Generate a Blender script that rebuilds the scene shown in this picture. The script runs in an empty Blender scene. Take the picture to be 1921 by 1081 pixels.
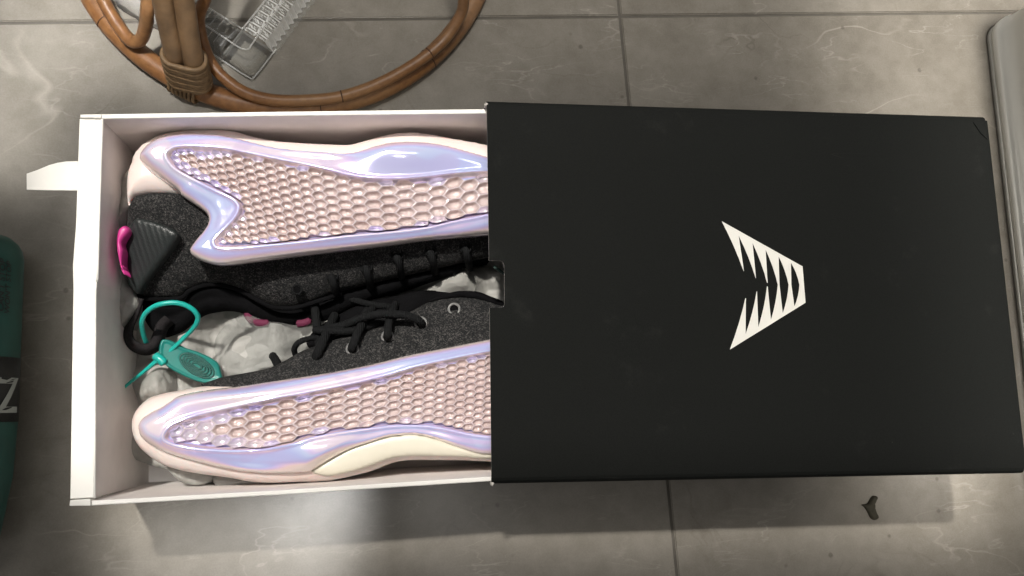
import bpy, bmesh, math, random
import numpy as np
from mathutils import Vector, Matrix
from mathutils.geometry import delaunay_2d_cdt
random.seed(7); rng = np.random.default_rng(7)
sc = bpy.context.scene
col = sc.collection
R = math.radians

# ------------------------------------------------------------------ camera
F, NX, NY, CZ = 1650.0, 705.0, 778.0, 0.648
CX, CY = 960.5, 540.5
dn = np.array([(NX-CX)/F, (NY-CY)/F, 1.0]); dn /= np.linalg.norm(dn)
zc = -dn
xc = np.array([1., 0, 0]); xc -= xc.dot(zc)*zc; xc /= np.linalg.norm(xc)
yc = np.cross(zc, xc)
ROT = np.stack([xc, yc, zc])
CAMP = np.array([0, 0, CZ])
def P(u, v, z):
    """photo sight line met with the level z (used to read real positions off the photo)"""
    d = ROT @ np.array([(u-CX)/F, (v-CY)/F, 1.0])
    return CAMP + d*((z-CZ)/d[2])
cam = bpy.data.objects.new('camera', bpy.data.cameras.new('camera')); col.objects.link(cam)
a, b, c = ROT @ np.array([1, 0, 0]), ROT @ np.array([0, -1, 0]), ROT @ np.array([0, 0, -1])
cam.matrix_world = Matrix(((a[0], b[0], c[0], 0), (a[1], b[1], c[1], 0), (a[2], b[2], c[2], CZ), (0, 0, 0, 1)))
cam.data.sensor_width = 36; cam.data.lens = F/1921*36
cam.data.clip_start = 0.01; cam.data.clip_end = 50
sc.camera = cam

# ------------------------------------------------------------------ light
w = bpy.data.worlds.new('World'); sc.world = w; w.use_nodes = True
w.node_tree.nodes['Background'].inputs[0].default_value = (1.0, 0.97, 0.93, 1)
w.node_tree.nodes['Background'].inputs[1].default_value = 0.185
def lamp(name, loc, aim, sx, sy, power, color, spread):
    L = bpy.data.lights.new(name, 'AREA'); L.shape = 'RECTANGLE'; L.size = sx; L.size_y = sy
    L.energy = power; L.color = color; L.spread = R(spread)
    o = bpy.data.objects.new(name, L); col.objects.link(o); o.location = loc
    o.rotation_euler = (Vector(aim)-Vector(loc)).to_track_quat('-Z', 'Y').to_euler()
    return o
WARM, COOL = (1.0, 0.95, 0.88), (1.0, 0.98, 0.95)
def beam(name, aim, d, dist_, sx, sy, power, color, spread):
    """daylight through an opening: rectangular beam whose footprint keeps to the room's axes"""
    d = Vector(d).normalized(); X = (Vector((1, 0, 0))-d*d.x).normalized(); Y = (-d).cross(X)
    o = lamp(name, Vector(aim)-d*dist_, aim, sx, sy, power, color, spread)
    o.matrix_world = Matrix(((X.x, Y.x, -d.x, o.location.x), (X.y, Y.y, -d.y, o.location.y), (X.z, Y.z, -d.z, o.location.z), (0, 0, 0, 1)))
    return o
beam('added_lamp', (0.115, 0.087, 0.11), (.20, -.36, -.91), 1.35, 0.64, 0.250, 0.72, WARM, 3.5)  # added key from back left, narrowed so only the box catches it
lamp('added_lamp', (-0.30, 0.29, 1.05), (0.0, 0.05, 0.1), 0.20, 0.09, 0.11, WARM, 110)  # added small lamp for glints on the pearl shells
lamp('added_lamp', (-0.16, 0.53, 1.5), (-0.10, 0.10, 0.1), 0.95, 0.11, 0.42, COOL, 80)  # added long lamp, placed to mirror as a white streak in the shells
lamp('added_pool_lamp', (-0.31, 0.294, 1.25), (-0.31, 0.293, 0), 0.17, 0.26, 0.235, COOL, 4)  # added overhead lamp: pool of light on the back-left floor
lamp('added_pool_lamp', (-0.175, 0.330, 1.25), (-0.175, 0.329, 0), 0.12, 0.19, 0.14, COOL, 5)  # second added pool, on the floor inside the hoop's left side
lamp('added_pool_lamp', (0.50, 0.18, 1.40), (0.50, 0.18, 0), 0.24, 0.52, 0.55, WARM, 8)  # added overhead lamp: brightens the floor and bin at the right
lamp('added_pool_lamp', (0.25, 0.46, 1.40), (0.25, 0.46, 0), 0.78, 0.40, 0.70, WARM, 14)  # added wide pool over the floor behind the box
lamp('added_pool_lamp', (-0.095, -0.125, 1.20), (-0.095, -0.125, 0), 0.15, 0.13, 0.064, COOL, 4)  # added narrow lamp: bright patch on the floor before the tray
lamp('added_pool_lamp', (0.31, -0.165, 1.20), (0.31, -0.165, 0), 0.50, 0.13, 0.052, WARM, 11)  # added soft strip lifting the floor in front of the sleeve
sc.view_settings.view_transform = 'Standard'; sc.view_settings.look = 'None'
sc.view_settings.gamma = 1.0; sc.view_settings.use_curve_mapping = False
sc.view_settings.exposure = 0.0

# ------------------------------------------------------------------ helpers
def wloc(o):
    v = Vector((0, 0, 0))
    while o is not None: v = v + o.location; o = o.parent
    return v
def mesh_obj(name, verts, faces, mat, parent=None, smooth=True, mats=None, midx=None):
    off = np.array(wloc(parent)) if parent is not None else np.zeros(3)
    me = bpy.data.meshes.new(name)
    me.from_pydata((np.asarray(verts, float)-off).tolist(), [], [tuple(int(i) for i in f) for f in faces])
    for m in (mats or [mat]): me.materials.append(m)
    if midx is not None: me.polygons.foreach_set('material_index', midx)
    if smooth: me.polygons.foreach_set('use_smooth', [True]*len(me.polygons))
    me.update()
    o = bpy.data.objects.new(name, me); col.objects.link(o)
    if parent is not None: o.parent = parent
    return o
def bm_obj(name, bm, mat, parent=None, smooth=False, mats=None):
    bmesh.ops.recalc_face_normals(bm, faces=bm.faces)
    if parent is not None:
        bmesh.ops.translate(bm, verts=bm.verts, vec=-wloc(parent))
    me = bpy.data.meshes.new(name); bm.to_mesh(me); bm.free()
    for m in (mats or [mat]): me.materials.append(m)
    if smooth: me.polygons.foreach_set('use_smooth', [True]*len(me.polygons))
    o = bpy.data.objects.new(name, me); col.objects.link(o)
    if parent is not None: o.parent = parent
    return o
def tag(o, label=None, cat=None, group=None, kind=None):
    if label: o['label'] = label
    if cat: o['category'] = cat
    if group: o['group'] = group
    if kind: o['kind'] = kind
    return o
def empty(name, loc, label, cat, group=None):
    o = bpy.data.objects.new(name, None); o.empty_display_size = 0.02
    col.objects.link(o); o.location = loc
    return tag(o, label, cat, group)
def catmull(pts, closed=True, n=6):
    p = np.asarray(pts, float); N = len(p); out = []
    rngi = range(N) if closed else range(N-1)
    for i in rngi:
        if closed: a, b, c, d = p[i-1], p[i], p[(i+1) % N], p[(i+2) % N]
        else: a, b, c, d = p[max(i-1, 0)], p[i], p[i+1], p[min(i+2, N-1)]
        for t in np.linspace(0, 1, n, endpoint=False):
            out.append(0.5*((2*b)+(-a+c)*t+(2*a-5*b+4*c-d)*t*t+(-a+3*b-3*c+d)*t**3))
    if not closed: out.append(p[-1])
    return np.array(out)
def resample(p, step, closed=True):
    q = np.vstack([p, p[:1]]) if closed else p
    s = np.r_[0, np.cumsum(np.linalg.norm(np.diff(q, axis=0), axis=1))]
    n = max(6, int(round(s[-1]/step)))
    t = np.linspace(0, s[-1], n, endpoint=not closed) if not closed else np.linspace(0, s[-1], n+1)[:-1]
    return np.stack([np.interp(t, s, q[:, k]) for k in range(q.shape[1])], 1)
def inside(pt, poly):
    x, y = pt[:, 0][:, None], pt[:, 1][:, None]
    x0, y0 = poly[:, 0][None], poly[:, 1][None]
    x1, y1 = np.roll(poly[:, 0], -1)[None], np.roll(poly[:, 1], -1)[None]
    cr = ((y0 > y) != (y1 > y)) & (x < (x1-x0)*(y-y0)/np.where(y1 == y0, 1e-12, y1-y0)+x0)
    return (cr.sum(1) % 2) == 1
def dist(pt, poly):
    out = np.empty(len(pt)); a = poly; b = np.roll(poly, -1, 0); ab = b-a; L = (ab**2).sum(1)+1e-18
    for i in range(0, len(pt), 2000):
        p = pt[i:i+2000, None, :]
        t = np.clip(((p-a)*ab).sum(2)/L, 0, 1)
        out[i:i+2000] = np.sqrt((((a+t[..., None]*ab)-p)**2).sum(2).min(1))
    return out
def sdist(pt, poly): return dist(pt, poly)*np.where(inside(pt, poly), 1, -1)
def sstep(a, b, x):
    t = np.clip((x-a)/(b-a), 0, 1); return t*t*(3-2*t)
def dome(d, Rr):
    t = np.clip(d/Rr, 0, 1); return np.sqrt(np.clip(1-(1-t)**2, 0, 1))
def vnoise(xy, scale, seed=0):
    """smooth value noise, 0..1"""
    g = np.random.default_rng(seed).random((64, 64)); p = xy*scale
    i = np.floor(p).astype(int); f = p-i; f = f*f*(3-2*f)
    def G(a, b): return g[a % 64, b % 64]
    x, y = i[:, 0], i[:, 1]
    return (G(x, y)*(1-f[:, 0])+G(x+1, y)*f[:, 0])*(1-f[:, 1])+(G(x, y+1)*(1-f[:, 0])+G(x+1, y+1)*f[:, 0])*f[:, 1]
class Outline:
    """closed outline read off the photo at its own height (px points, z level or function of the px point)"""
    def __init__(s, px, z, step, smooth=5):
        q = catmull(px, True, smooth) if smooth else np.asarray(px, float)
        zf = z if callable(z) else (lambda u, v: z)
        w3 = np.array([P(u, v, zf(u, v)) for u, v in q])
        w3 = resample(w3, step) if smooth else w3
        s.p3 = w3; s.xy = w3[:, :2]; s.step = step
        A = np.c_[s.xy, np.ones(len(w3))]
        s.coef = np.linalg.lstsq(A, w3[:, 2], rcond=None)[0]
    def plane(s, xy): return np.c_[xy, np.ones(len(xy))] @ s.coef
def puff(name, ol, zfun, mat, parent, skirt=None, inset=0.0, gstep=None):
    st = gstep or ol.step
    lo, hi = ol.xy.min(0), ol.xy.max(0)
    gx, gy = np.meshgrid(np.arange(lo[0], hi[0], st), np.arange(lo[1], hi[1], st*0.87))
    gx = gx+(np.arange(gx.shape[0]) % 2)[:, None]*st*0.5
    g = np.c_[gx.ravel(), gy.ravel()]
    g = g[inside(g, ol.xy)]; g = g[dist(g, ol.xy) > 0.55*st]
    nb = len(ol.xy); allp = np.vstack([ol.xy, g])
    res = delaunay_2d_cdt([Vector(p) for p in allp], [(i, (i+1) % nb) for i in range(nb)], [], 1, 1e-7)
    xy = np.array([[v.x, v.y] for v in res[0]]); faces = [list(f) for f in res[2]]
    orig = {}
    for k, o in enumerate(res[3]):
        for q in o: orig[q] = k
    d = dist(xy, ol.xy); d[[orig[i] for i in range(nb)]] = 0
    z = zfun(xy, d)
    V = np.c_[xy, z]
    for f in faces:
        p, q, r = V[f[0]][:2], V[f[1]][:2], V[f[2]][:2]
        if (q[0]-p[0])*(r[1]-p[1])-(q[1]-p[1])*(r[0]-p[0]) < 0: f.reverse()
    if skirt is not None:
        cen = ol.xy.mean(0); base = len(V)
        loop = [orig[i] for i in range(nb)]
        e = np.roll(ol.xy, -1, 0)-np.roll(ol.xy, 1, 0); nrm = np.c_[-e[:, 1], e[:, 0]]; nrm /= np.linalg.norm(nrm, axis=1)[:, None]+1e-12
        area = 0.5*np.sum(ol.xy[:, 0]*np.roll(ol.xy[:, 1], -1)-np.roll(ol.xy[:, 0], -1)*ol.xy[:, 1])
        if area < 0: nrm = -nrm
        b = np.c_[ol.xy+nrm*inset, np.full(nb, skirt)]
        V = np.vstack([V, b])
        for i in range(nb):
            j = (i+1) % nb
            q = [loop[i], loop[j], base+j, base+i]
            if area > 0: q.reverse()
            faces.append(q)
    return mesh_obj(name, V, faces, mat, parent)
def tube(name, pts, rad, mat, parent=None, seg=10, n=6, closed=False, flat=None, smooth_path=True):
    p = catmull(pts, closed, n) if smooth_path else np.asarray(pts, float)
    N = len(p)
    rr = np.asarray(rad, float)
    rr = np.full(N, float(rr)) if rr.ndim == 0 else np.interp(np.linspace(0, 1, N), np.linspace(0, 1, len(rr)), rr)
    T = np.roll(p, -1, 0)-np.roll(p, 1, 0)
    if not closed: T[0] = p[1]-p[0]; T[-1] = p[-1]-p[-2]
    T /= np.linalg.norm(T, axis=1)[:, None]+1e-12
    up = np.array([0, 0, 1.0]) if abs(T[0, 2]) < .9 else np.array([1., 0, 0])
    U = up-T[0]*up.dot(T[0]); U /= np.linalg.norm(U)
    V, Fc = [], []
    for i in range(N):
        U = U-T[i]*U.dot(T[i]); U /= np.linalg.norm(U)+1e-12
        W = np.cross(T[i], U)
        fl = flat or 1.0
        for k in range(seg):
            th = 2*math.pi*k/seg
            V.append(p[i]+rr[i]*(W*math.cos(th)+U*math.sin(th)*fl))
    for i in range(N if closed else N-1):
        j = (i+1) % N
        for k in range(seg):
            l = (k+1) % seg
            Fc.append((i*seg+k, i*seg+l, j*seg+l, j*seg+k))
    if not closed:
        V.append(p[0]-T[0]*rr[0]*.5); V.append(p[-1]+T[-1]*rr[-1]*.5)
        for k in range(seg):
            l = (k+1) % seg
            Fc.append((N*seg, l, k)); Fc.append((N*seg+1, (N-1)*seg+k, (N-1)*seg+l))
    return mesh_obj(name, V, Fc, mat, parent)
def prism(name, top, zthick, mat, parent, bevel=0.0, mats=None, edge_idx=None, bottom=None):
    """top: list of 3-D points; extruded down by zthick (or to `bottom` points)"""
    bm = bmesh.new(); n = len(top)
    t = [bm.verts.new(Vector(p)) for p in top]
    bt = [bm.verts.new(Vector(q)) for q in (bottom if bottom is not None else [(p[0], p[1], p[2]-zthick) for p in top])]
    bm.faces.new(t); bm.faces.new(list(reversed(bt)))
    for i in range(n):
        f = bm.faces.new([t[i], bt[i], bt[(i+1) % n], t[(i+1) % n]])
        if edge_idx and i in edge_idx: f.material_index = 1
    if bevel:
        bmesh.ops.bevel(bm, geom=list(bm.edges), offset=bevel, segments=2, affect='EDGES', profile=0.6)
    return bm_obj(name, bm, mat, parent, mats=mats)

# ------------------------------------------------------------------ materials
def mat(name):
    m = bpy.data.materials.new(name); m.use_nodes = True
    nt = m.node_tree; return m, nt, nt.nodes['Principled BSDF']
def N(nt, t, **kw):
    n = nt.nodes.new(t)
    for k, v in kw.items():
        if k.startswith('_'): setattr(n, k[1:], v)
        else: n.inputs[k].default_value = v
    return n
def ramp(nt, fac, stops, interp='LINEAR'):
    r = nt.nodes.new('ShaderNodeValToRGB'); r.color_ramp.interpolation = interp
    e = r.color_ramp.elements
    while len(e) > 1: e.remove(e[-1])
    e[0].position = stops[0][0]; e[0].color = (*stops[0][1], 1)
    for p, c in stops[1:]:
        x = e.new(p); x.color = (*c, 1)
    nt.links.new(fac, r.inputs[0]); return r.outputs[0]
def mixc(nt, fac, a, b, mode='MIX'):
    m = nt.nodes.new('ShaderNodeMix'); m.data_type = 'RGBA'; m.blend_type = mode
    for s, v in ((m.inputs[0], fac), (m.inputs[6], a), (m.inputs[7], b)):
        if hasattr(v, 'node'): nt.links.new(v, s)
        else: s.default_value = v if isinstance(v, (int, float)) else (*v, 1)
    return m.outputs[2]
def math_(nt, op, a, b=0.0):
    m = nt.nodes.new('ShaderNodeMath'); m.operation = op
    for s, v in ((m.inputs[0], a), (m.inputs[1], b)):
        if hasattr(v, 'node'): nt.links.new(v, s)
        else: s.default_value = v
    return m.outputs[0]
def coords(nt, kind='Object', scale=None, rot=None):
    t = nt.nodes.new('ShaderNodeTexCoord')
    if scale is None and rot is None: return t.outputs[kind]
    mp = nt.nodes.new('ShaderNodeMapping')
    if scale: mp.inputs['Scale'].default_value = scale
    if rot: mp.inputs['Rotation'].default_value = rot
    nt.links.new(t.outputs[kind], mp.inputs[0]); return mp.outputs[0]
def noise(nt, vec, scale, detail=4, rough=.55, dist_=0.0):
    n = N(nt, 'ShaderNodeTexNoise', Scale=scale, Detail=detail, Roughness=rough, Distortion=dist_)
    nt.links.new(vec, n.inputs['Vector']); return n.outputs[0]
def bump(nt, h, strength, dist_, bsdf):
    b = N(nt, 'ShaderNodeBump', Strength=strength, Distance=dist_)
    nt.links.new(h, b.inputs['Height']); nt.links.new(b.outputs[0], bsdf.inputs['Normal'])
def plain(name, color, rough=.5, bumps=None, var=.12, metallic=0.0, spec=.5, vscale=60):
    m, nt, p = mat(name); v = coords(nt)
    n = noise(nt, v, vscale, 5)
    c = ramp(nt, n, [(.3, tuple(x*(1-var) for x in color)), (.7, tuple(min(1, x*(1+var)) for x in color))])
    nt.links.new(c, p.inputs['Base Color']); p.inputs['Roughness'].default_value = rough
    p.inputs['Metallic'].default_value = metallic; p.inputs['Specular IOR Level'].default_value = spec
    if bumps: bump(nt, noise(nt, v, bumps[0], 3), bumps[1], bumps[2], p)
    return m

def make_tile():
    m, nt, p = mat('stone_tile')
    tc = nt.nodes.new('ShaderNodeTexCoord'); oi = nt.nodes.new('ShaderNodeObjectInfo')
    off = nt.nodes.new('ShaderNodeVectorMath'); off.operation = 'MULTIPLY_ADD'
    nt.links.new(oi.outputs['Random'], off.inputs[0]); off.inputs[1].default_value = (13, 7, 3)
    nt.links.new(tc.outputs['Object'], off.inputs[2]); v = off.outputs[0]
    big = noise(nt, v, 5, 5, .6); fine = noise(nt, v, 60, 4, .6); grain = noise(nt, v, 900, 2)
    c = ramp(nt, big, [(.28, (.150, .135, .110)), (.5, (.210, .192, .161)), (.74, (.280, .260, .224))])
    c = mixc(nt, .35, c, ramp(nt, fine, [(.35, (.16, .145, .12)), (.65, (.27, .25, .22))]))
    def vein(scale, d, w_, rot, st):
        mp = nt.nodes.new('ShaderNodeMapping'); mp.inputs['Rotation'].default_value = (0, 0, rot); mp.inputs['Scale'].default_value = (1, st, 1)
        nt.links.new(v, mp.inputs[0])
        n1 = noise(nt, mp.outputs[0], scale, 4, .5, d)
        r = math_(nt, 'ABSOLUTE', math_(nt, 'SUBTRACT', n1, .5))
        line = ramp(nt, r, [(0, (1, 1, 1)), (w_, (0, 0, 0))])
        gate = ramp(nt, noise(nt, v, scale*1.3+2, 2), [(.5, (0, 0, 0)), (.68, (1, 1, 1))])
        return mixc(nt, 1.0, line, gate, 'MULTIPLY')
    c = mixc(nt, math_(nt, 'MULTIPLY', vein(4.5, .6, .008, .7, 2.2), .5), c, (.42, .39, .34))
    c = mixc(nt, math_(nt, 'MULTIPLY', vein(9, .3, .009, -.5, 3.0), .5), c, (.40, .37, .33))
    c = mixc(nt, math_(nt, 'MULTIPLY', vein(14, .25, .010, .9, 4.0), .5), c, (.36, .34, .30))
    c = mixc(nt, math_(nt, 'MULTIPLY', vein(6, .9, .008, 2.2, 1.8), .5), c, (.11, .095, .075))
    sp = N(nt, 'ShaderNodeTexVoronoi', Scale=38.0); nt.links.new(v, sp.inputs['Vector'])
    c = mixc(nt, math_(nt, 'MULTIPLY', ramp(nt, sp.outputs['Distance'], [(.05, (1, 1, 1)), (.09, (0, 0, 0))]), .6), c, (.08, .07, .055))
    c = mixc(nt, .10, c, ramp(nt, grain, [(.3, (.1, .09, .08)), (.7, (.34, .32, .29))]))
    nt.links.new(c, p.inputs['Base Color'])
    nt.links.new(ramp(nt, big, [(.3, (.24,)*3), (.7, (.16,)*3)]), p.inputs['Roughness'])
    bump(nt, fine, .03, .001, p); return m
def make_film():
    """pearly film: hue follows the tilt of the surface, as an interference coating does"""
    m, nt, p = mat('pearl_film'); v = coords(nt)
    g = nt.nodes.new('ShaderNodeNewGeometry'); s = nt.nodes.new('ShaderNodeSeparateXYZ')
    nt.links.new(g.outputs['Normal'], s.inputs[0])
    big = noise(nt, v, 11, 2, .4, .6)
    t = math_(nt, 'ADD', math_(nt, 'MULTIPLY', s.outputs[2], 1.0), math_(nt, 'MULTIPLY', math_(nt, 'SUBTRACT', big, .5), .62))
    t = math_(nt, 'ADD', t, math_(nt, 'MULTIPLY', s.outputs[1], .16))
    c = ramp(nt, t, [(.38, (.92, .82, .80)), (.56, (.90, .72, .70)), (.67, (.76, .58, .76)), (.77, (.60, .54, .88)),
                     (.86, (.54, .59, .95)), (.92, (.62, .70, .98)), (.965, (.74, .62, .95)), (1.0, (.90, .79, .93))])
    painted_refl = noise(nt, v, 17, 1.5, .4, 1.1)  # pale and purple patches: reflections of the surroundings painted into the film colour
    c = mixc(nt, ramp(nt, painted_refl, [(.585, (0, 0, 0)), (.61, (.42,)*3), (.70, (.3,)*3)]), c, (.94, .82, .80))
    c = mixc(nt, ramp(nt, painted_refl, [(.33, (.35,)*3), (.375, (.3,)*3), (.40, (0, 0, 0))]), c, (.60, .48, .80))
    nt.links.new(c, p.inputs['Base Color'])
    p.inputs['Metallic'].default_value = .40; p.inputs['Roughness'].default_value = .10
    p.inputs['Coat Weight'].default_value = .8; p.inputs['Coat Roughness'].default_value = .05
    return m
def make_cell(clear):
    m, nt, p = mat('clear_cell' if clear else 'beige_cell'); v = coords(nt)
    vo = N(nt, 'ShaderNodeTexVoronoi', Scale=1500.0); nt.links.new(v, vo.inputs['Vector'])
    n = noise(nt, v, 30, 3)
    if clear:
        c = ramp(nt, n, [(.3, (.62, .55, .80)), (.5, (.78, .72, .86)), (.7, (.86, .74, .70))])
        p.inputs['Metallic'].default_value = .55; p.inputs['Roughness'].default_value = .10
    else:
        c = ramp(nt, n, [(.3, (.56, .44, .42)), (.7, (.66, .55, .54))])
        p.inputs['Metallic'].default_value = .28; p.inputs['Roughness'].default_value = .20
        bump(nt, vo.outputs['Distance'], .6, .0006, p)
    p.inputs['Coat Weight'].default_value = .7; p.inputs['Coat Roughness'].default_value = .08
    nt.links.new(c, p.inputs['Base Color']); return m
def make_foam():
    m, nt, p = mat('pink_foam'); v = coords(nt); n = noise(nt, v, 14, 3)
    nt.links.new(ramp(nt, n, [(.35, (.70, .585, .55)), (.65, (.74, .66, .625))]), p.inputs['Base Color'])
    p.inputs['Roughness'].default_value = .38; p.inputs['Subsurface Weight'].default_value = .25
    p.inputs['Subsurface Radius'].default_value = (1, .5, .4); p.inputs['Subsurface Scale'].default_value = .004
    bump(nt, noise(nt, v, 500, 2), .08, .0003, p); return m
def make_knit():
    m, nt, p = mat('black_knit'); v = coords(nt)
    vo = N(nt, 'ShaderNodeTexVoronoi', Scale=1450.0, Randomness=.85); nt.links.new(v, vo.inputs['Vector'])
    sep = nt.nodes.new('ShaderNodeSeparateColor'); nt.links.new(vo.outputs['Color'], sep.inputs[0])
    n = noise(nt, v, 260, 3)
    f = math_(nt, 'ADD', math_(nt, 'MULTIPLY', sep.outputs[0], .6), math_(nt, 'MULTIPLY', n, .5))
    c = ramp(nt, f, [(.32, (.007, .0075, .008)), (.55, (.015, .0155, .016)), (.74, (.036, .035, .034)), (.90, (.085, .082, .079))])
    nt.links.new(c, p.inputs['Base Color']); p.inputs['Roughness'].default_value = .85
    p.inputs['Specular IOR Level'].default_value = .25
    bump(nt, vo.outputs['Distance'], .7, .0008, p); return m
def make_rattan():
    m, nt, p = mat('rattan'); v = coords(nt)
    n = noise(nt, v, 18, 4); f = noise(nt, v, 220, 4)
    c = ramp(nt, n, [(.3, (.125, .046, .014)), (.5, (.22, .092, .028)), (.7, (.32, .150, .048))])
    c = mixc(nt, .35, c, ramp(nt, f, [(.3, (.06, .025, .010)), (.7, (.30, .16, .065))]))
    g = nt.nodes.new('ShaderNodeNewGeometry'); s = nt.nodes.new('ShaderNodeSeparateXYZ'); nt.links.new(g.outputs['Normal'], s.inputs[0])
    d = noise(nt, v, 9, 3)
    dust = math_(nt, 'MULTIPLY', ramp(nt, d, [(.45, (0, 0, 0)), (.7, (1, 1, 1))]), .30)
    c = mixc(nt, dust, c, (.19, .15, .11))
    spn = ramp(nt, noise(nt, v, 45, 2), [(.70, (0, 0, 0)), (.76, (1, 1, 1))])
    c = mixc(nt, math_(nt, 'MULTIPLY', spn, .6), c, (.07, .035, .018))
    nt.links.new(c, p.inputs['Base Color']); p.inputs['Roughness'].default_value = .42
    bump(nt, f, .15, .0006, p); return m
def make_clear(name, tint, amount, rough=.08, bscale=60, bstr=.5, glc=None):
    """thin clear plastic: mostly see-through, with its own sheen"""
    m = bpy.data.materials.new(name); m.use_nodes = True; nt = m.node_tree; nt.nodes.clear()
    out = nt.nodes.new('ShaderNodeOutputMaterial'); tr = N(nt, 'ShaderNodeBsdfTransparent', Color=(*tint, 1))
    gl = N(nt, 'ShaderNodeBsdfPrincipled', Roughness=rough); gl.inputs['Base Color'].default_value = (*(glc or (.82, .82, .80)), 1)
    v = coords(nt); bp = N(nt, 'ShaderNodeBump', Strength=bstr, Distance=.002)
    nt.links.new(noise(nt, v, bscale, 3), bp.inputs['Height']); nt.links.new(bp.outputs[0], gl.inputs['Normal'])
    fr = N(nt, 'ShaderNodeFresnel', IOR=1.45); nt.links.new(bp.outputs[0], fr.inputs['Normal'])
    f = math_(nt, 'ADD', math_(nt, 'MULTIPLY', fr.outputs[0], 1.3), amount)
    mx = nt.nodes.new('ShaderNodeMixShader'); nt.links.new(f, mx.inputs[0])
    nt.links.new(tr.outputs[0], mx.inputs[1]); nt.links.new(gl.outputs[0], mx.inputs[2]); nt.links.new(mx.outputs[0], out.inputs[0])
    return m
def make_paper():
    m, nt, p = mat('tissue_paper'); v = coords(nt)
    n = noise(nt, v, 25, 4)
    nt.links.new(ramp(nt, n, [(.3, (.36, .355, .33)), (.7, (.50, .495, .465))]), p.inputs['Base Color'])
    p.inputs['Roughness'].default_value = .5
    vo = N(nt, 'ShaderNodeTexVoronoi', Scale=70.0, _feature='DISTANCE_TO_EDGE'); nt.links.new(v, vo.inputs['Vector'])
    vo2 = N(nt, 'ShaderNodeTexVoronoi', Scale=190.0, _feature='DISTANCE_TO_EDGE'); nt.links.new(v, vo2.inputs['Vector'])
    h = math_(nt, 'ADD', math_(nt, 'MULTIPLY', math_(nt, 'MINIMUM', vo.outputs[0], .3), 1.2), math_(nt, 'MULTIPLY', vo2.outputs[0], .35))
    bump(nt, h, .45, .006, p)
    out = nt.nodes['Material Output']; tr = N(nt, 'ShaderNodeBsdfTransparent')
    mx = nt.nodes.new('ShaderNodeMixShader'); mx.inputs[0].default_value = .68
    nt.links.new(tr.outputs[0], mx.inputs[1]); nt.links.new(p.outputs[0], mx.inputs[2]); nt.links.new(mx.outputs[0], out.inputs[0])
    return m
def make_sleeve():
    m, nt, p = mat('black_card'); v = coords(nt)
    n = noise(nt, v, 1400, 2); b = noise(nt, v, 6, 4)
    c = ramp(nt, n, [(.35, (.0042, .0047, .0043)), (.65, (.0074, .0082, .0075))])
    vo = N(nt, 'ShaderNodeTexVoronoi', Scale=70.0); nt.links.new(v, vo.inputs['Vector'])
    dustm = mixc(nt, 1.0, ramp(nt, vo.outputs['Distance'], [(.03, (1,)*3), (.055, (0,)*3)]), ramp(nt, noise(nt, v, 9, 2), [(.55, (0,)*3), (.7, (1,)*3)]), 'MULTIPLY')
    c = mixc(nt, math_(nt, 'MULTIPLY', dustm, .4), c, (.12, .12, .11))
    sm = ramp(nt, noise(nt, v, 21, 6, .75), [(.60, (0,)*3), (.72, (1,)*3)])
    c = mixc(nt, math_(nt, 'MULTIPLY', sm, .05), c, (.12, .12, .11))
    mp2 = nt.nodes.new('ShaderNodeMapping'); mp2.inputs['Scale'].default_value = (1, 9, 1); mp2.inputs['Rotation'].default_value = (0, 0, .5); nt.links.new(v, mp2.inputs[0])
    sc2 = ramp(nt, math_(nt, 'ABSOLUTE', math_(nt, 'SUBTRACT', noise(nt, mp2.outputs[0], 7, 3), .5)), [(0, (1,)*3), (.004, (0,)*3)])
    sc2 = mixc(nt, 1.0, sc2, ramp(nt, noise(nt, v, 13, 2), [(.62, (0,)*3), (.7, (1,)*3)]), 'MULTIPLY')
    c = mixc(nt, math_(nt, 'MULTIPLY', sc2, .12), c, (.10, .10, .09))
    nt.links.new(c, p.inputs['Base Color'])
    nt.links.new(ramp(nt, b, [(.3, (.7,)*3), (.7, (.78,)*3)]), p.inputs['Roughness'])
    p.inputs['Specular IOR Level'].default_value = .08
    bump(nt, n, .12, .0003, p); return m
def make_counter():
    m, nt, p = mat('ribbed_rubber'); v = coords(nt, rot=(0, 0, R(-18)))
    wv = N(nt, 'ShaderNodeTexWave', Scale=95.0, Distortion=2.2, Detail=1.0); wv.inputs['Detail Scale'].default_value = 9.0
    nt.links.new(v, wv.inputs['Vector'])
    p.inputs['Base Color'].default_value = (.017, .021, .021, 1); p.inputs['Roughness'].default_value = .42
    bump(nt, wv.outputs[0], .22, .0008, p); return m

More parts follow.
